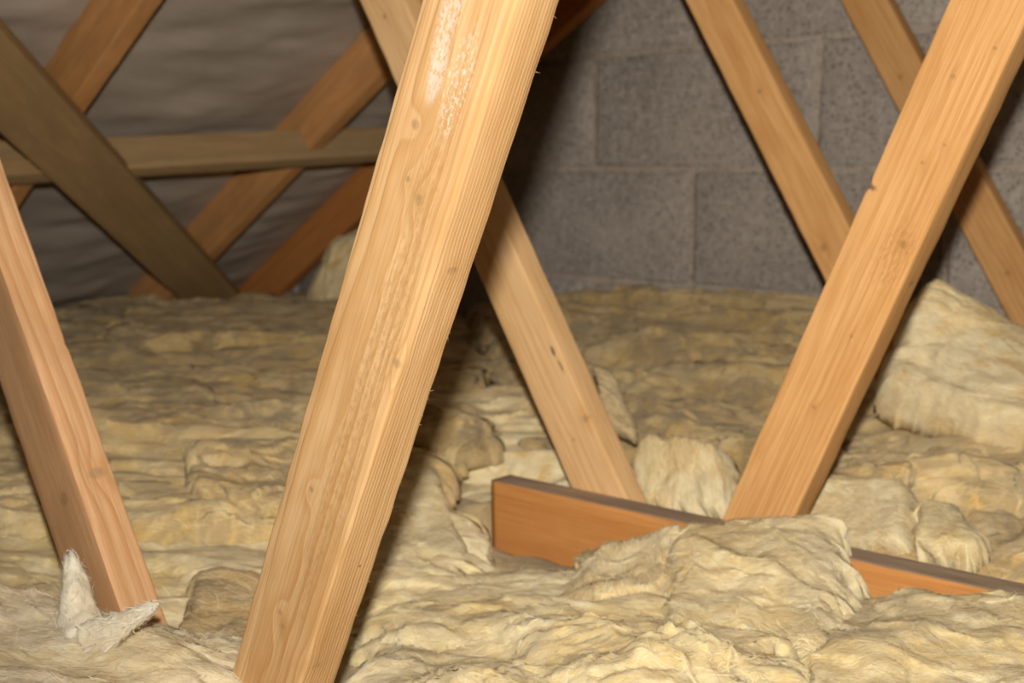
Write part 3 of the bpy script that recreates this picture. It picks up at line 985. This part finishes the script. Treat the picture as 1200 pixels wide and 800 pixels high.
batt(N_, 'crumpled quilt piece climbing the front of the cut board', Q['joist_left'], 0.035, W_UPRIGHT, 14.2, (110, 110), lump=0.012, fold=0.010, ply=0.006, group=G, fibres=1800, aniso=(1.5, 0.7), upright=True)
batt(N_, 'swelling quilt fold draped over the board at the foot of the orange strut', Q['joist_block'], 0.05, W_CLEAN, 15.8, (140, 140), lump=0.016, fold=0.010, ply=0.006, group=G, fibres=3000, power=12)
batt(N_, 'quilt covering the right half behind the board, dusty with dark creases', Q['right_c'], 0.05, W_MID, 16.7, (150, 120), lump=0.014, fold=0.010, ply=0.010, group=G, fibres=3000)
batt(N_, 'small upright slab of quilt behind the foot of the orange strut', Q['slab'], 0.05, W_UPRIGHT, 17.1, (80, 70), lump=0.003, fold=0.002, ply=0.0, group=G, fibres=1200, power=22, rag=0.004)
batt(N_, 'small pointed scrap of quilt right of the upright slab', Q['peak'], 0.03, W_CLEAN, 18.9, (60, 60), lump=0.006, fold=0.005, ply=0.003, group=G, fibres=700, power=8)
batt(N_, 'broad quilt slope between the orange strut and the right edge', Q['right_d'], 0.06, W_MID, 19.3, (150, 150), lump=0.016, fold=0.012, ply=0.009, group=G, fibres=3000)
batt(N_, 'tall torn heap of quilt leaning on the strut at the right edge', Q['hump'], 0.07, W_STREAK, 20.2, (140, 140), rag=0.012, lump=0.016, fold=0.010, ply=0.006, group=G, fibres=2500, aniso=(0.6, 1.5), power=12)
batt(N_, 'torn quilt end with upright streaks behind the cut board', Q['torn'], 0.05, W_UPRIGHT, 21.5, (100, 90), lump=0.008, fold=0.010, ply=0.003, group=G, fibres=1800, aniso=(2.2, 0.6), power=12, rag=0.015, upright=True)
batt(N_, 'thin sliver of quilt standing against the right side of the middle strut', Q['lean'], 0.02, W_MID, 22.4, (40, 60), lump=0.005, fold=0.003, ply=0.002, group=G, fibres=400, power=10, rag=0.008)
batt(N_, 'pale stub of quilt standing against the reddish rafter at the eaves', Q['eaves_block'], 0.06, W_UPRIGHT, 23.7, (80, 80), lump=0.012, fold=0.008, ply=0.005, group=G, fibres=800, aniso=(1.6, 0.7), power=8, upright=True)
batt(N_, 'crumpled creamy quilt across the bottom centre with curled tufts', Q['fg_mid'], 0.045, W_CLEAN, 24.6, (230, 170), lump=0.016, fold=0.013, ply=0.008, group=G, fibres=7000, peaks=[(0.78, 0.62, 0.024, 0.020), (0.72, 0.57, 0.03, 0.014), (0.60, 0.5, 0.035, 0.016), (0.30, 0.45, 0.05, 0.018), (0.45, 0.75, 0.05, 0.012)])
batt(N_, 'smooth creamy quilt sloping up to the board at the bottom right', Q['fg_right'], 0.045, W_CLEAN, 25.9, (190, 150), lump=0.014, fold=0.008, ply=0.006, group=G, fibres=5000)
sheet = batt(N_, 'large smooth greyish quilt sheet at the bottom left corner with two white tufts', Q['fg_left'], 0.05, W_SHEET,
     26.8, (220, 160), lump=0.012, fold=0.005, ply=0.003, fine=0.0014, group=G, fibres=7000)
W_TUFT = wool_pair('wool_tuft', (0.88, 0.81, 0.67), (0.83, 0.73, 0.54), (0.76, 0.63, 0.40), (0.6, 0.52, 0.42), 0.1, 47.0)


def tuft(base, tip, r0, r1, bend, seed):
    """a torn twist of quilt pulled up from the sheet, rooted inside it"""
    base, tip = np.array(base), np.array(tip)
    ax = tip - base
    L = np.linalg.norm(ax)
    ax /= L
    e1 = np.cross(ax, [0.3, 0.9, 0.2]); e1 /= np.linalg.norm(e1)
    e2 = np.cross(ax, e1)
    nr, na = 40, 44
    tt, aa = np.meshgrid(np.linspace(0, 1, nr), np.linspace(0, 2 * np.pi, na, endpoint=False), indexing='ij')
    t, a = tt.ravel(), aa.ravel()
    r = (r0 * (1 - t) ** 1.6 + r1 * (1 - t ** 6) ** 0.5)
    d = np.cos(a)[:, None] * e1 + 0.6 * np.sin(a)[:, None] * e2
    C0 = base + ax * (t * L)[:, None] + np.array(bend) * (t ** 2)[:, None]
    P = C0 + d * r[:, None]
    n = fbm(P * 45 + seed, 4, 0.5)
    g = billow(P * np.array([50, 50, 20]) + seed * 2, 2)
    P = P + d * (r * (0.20 * n + 0.25 * g))[:, None]
    # ragged, torn end
    P = P + ax * (np.clip(t - 0.7, 0, 1) / 0.3 * pnoise(np.stack([np.cos(a) * 3, np.sin(a) * 3, a * 0], 1) + seed) * L * 0.10)[:, None]
    I = np.arange(nr * na).reshape(nr, na)
    J = np.roll(I, -1, axis=1)
    F = np.stack([I[:-1].ravel(), J[:-1].ravel(), J[1:].ravel(), I[1:].ravel()], 1).tolist()
    P = np.vstack([P, C0[-na:].mean(0) - ax * L * 0.12])
    F += [(int(I[-1, k]), int(J[-1, k]), nr * na) for k in range(na)]
    o = link('torn_tuft', mesh_np('torn_tuft', P, F), W_TUFT, sheet)
    o['label'] = 'white torn tuft'
    G3 = P[:nr * na].reshape(nr, na, 3)
    strands(sheet, G3, 500, 0.006, 0.020, 0.0003, 0.0014, 0.0, 0.3, W_TUFT, seed, 0.005)


tuft((-0.847, 0.42, 0.079), (-0.886, 0.435, 0.144), 0.022, 0.015, (-0.006, 0.0, 0.002), 3.3)
tuft((-0.816, 0.41, 0.1), (-0.752, 0.43, 0.136), 0.010, 0.0055, (0.0, 0.0, 0.004), 8.1)
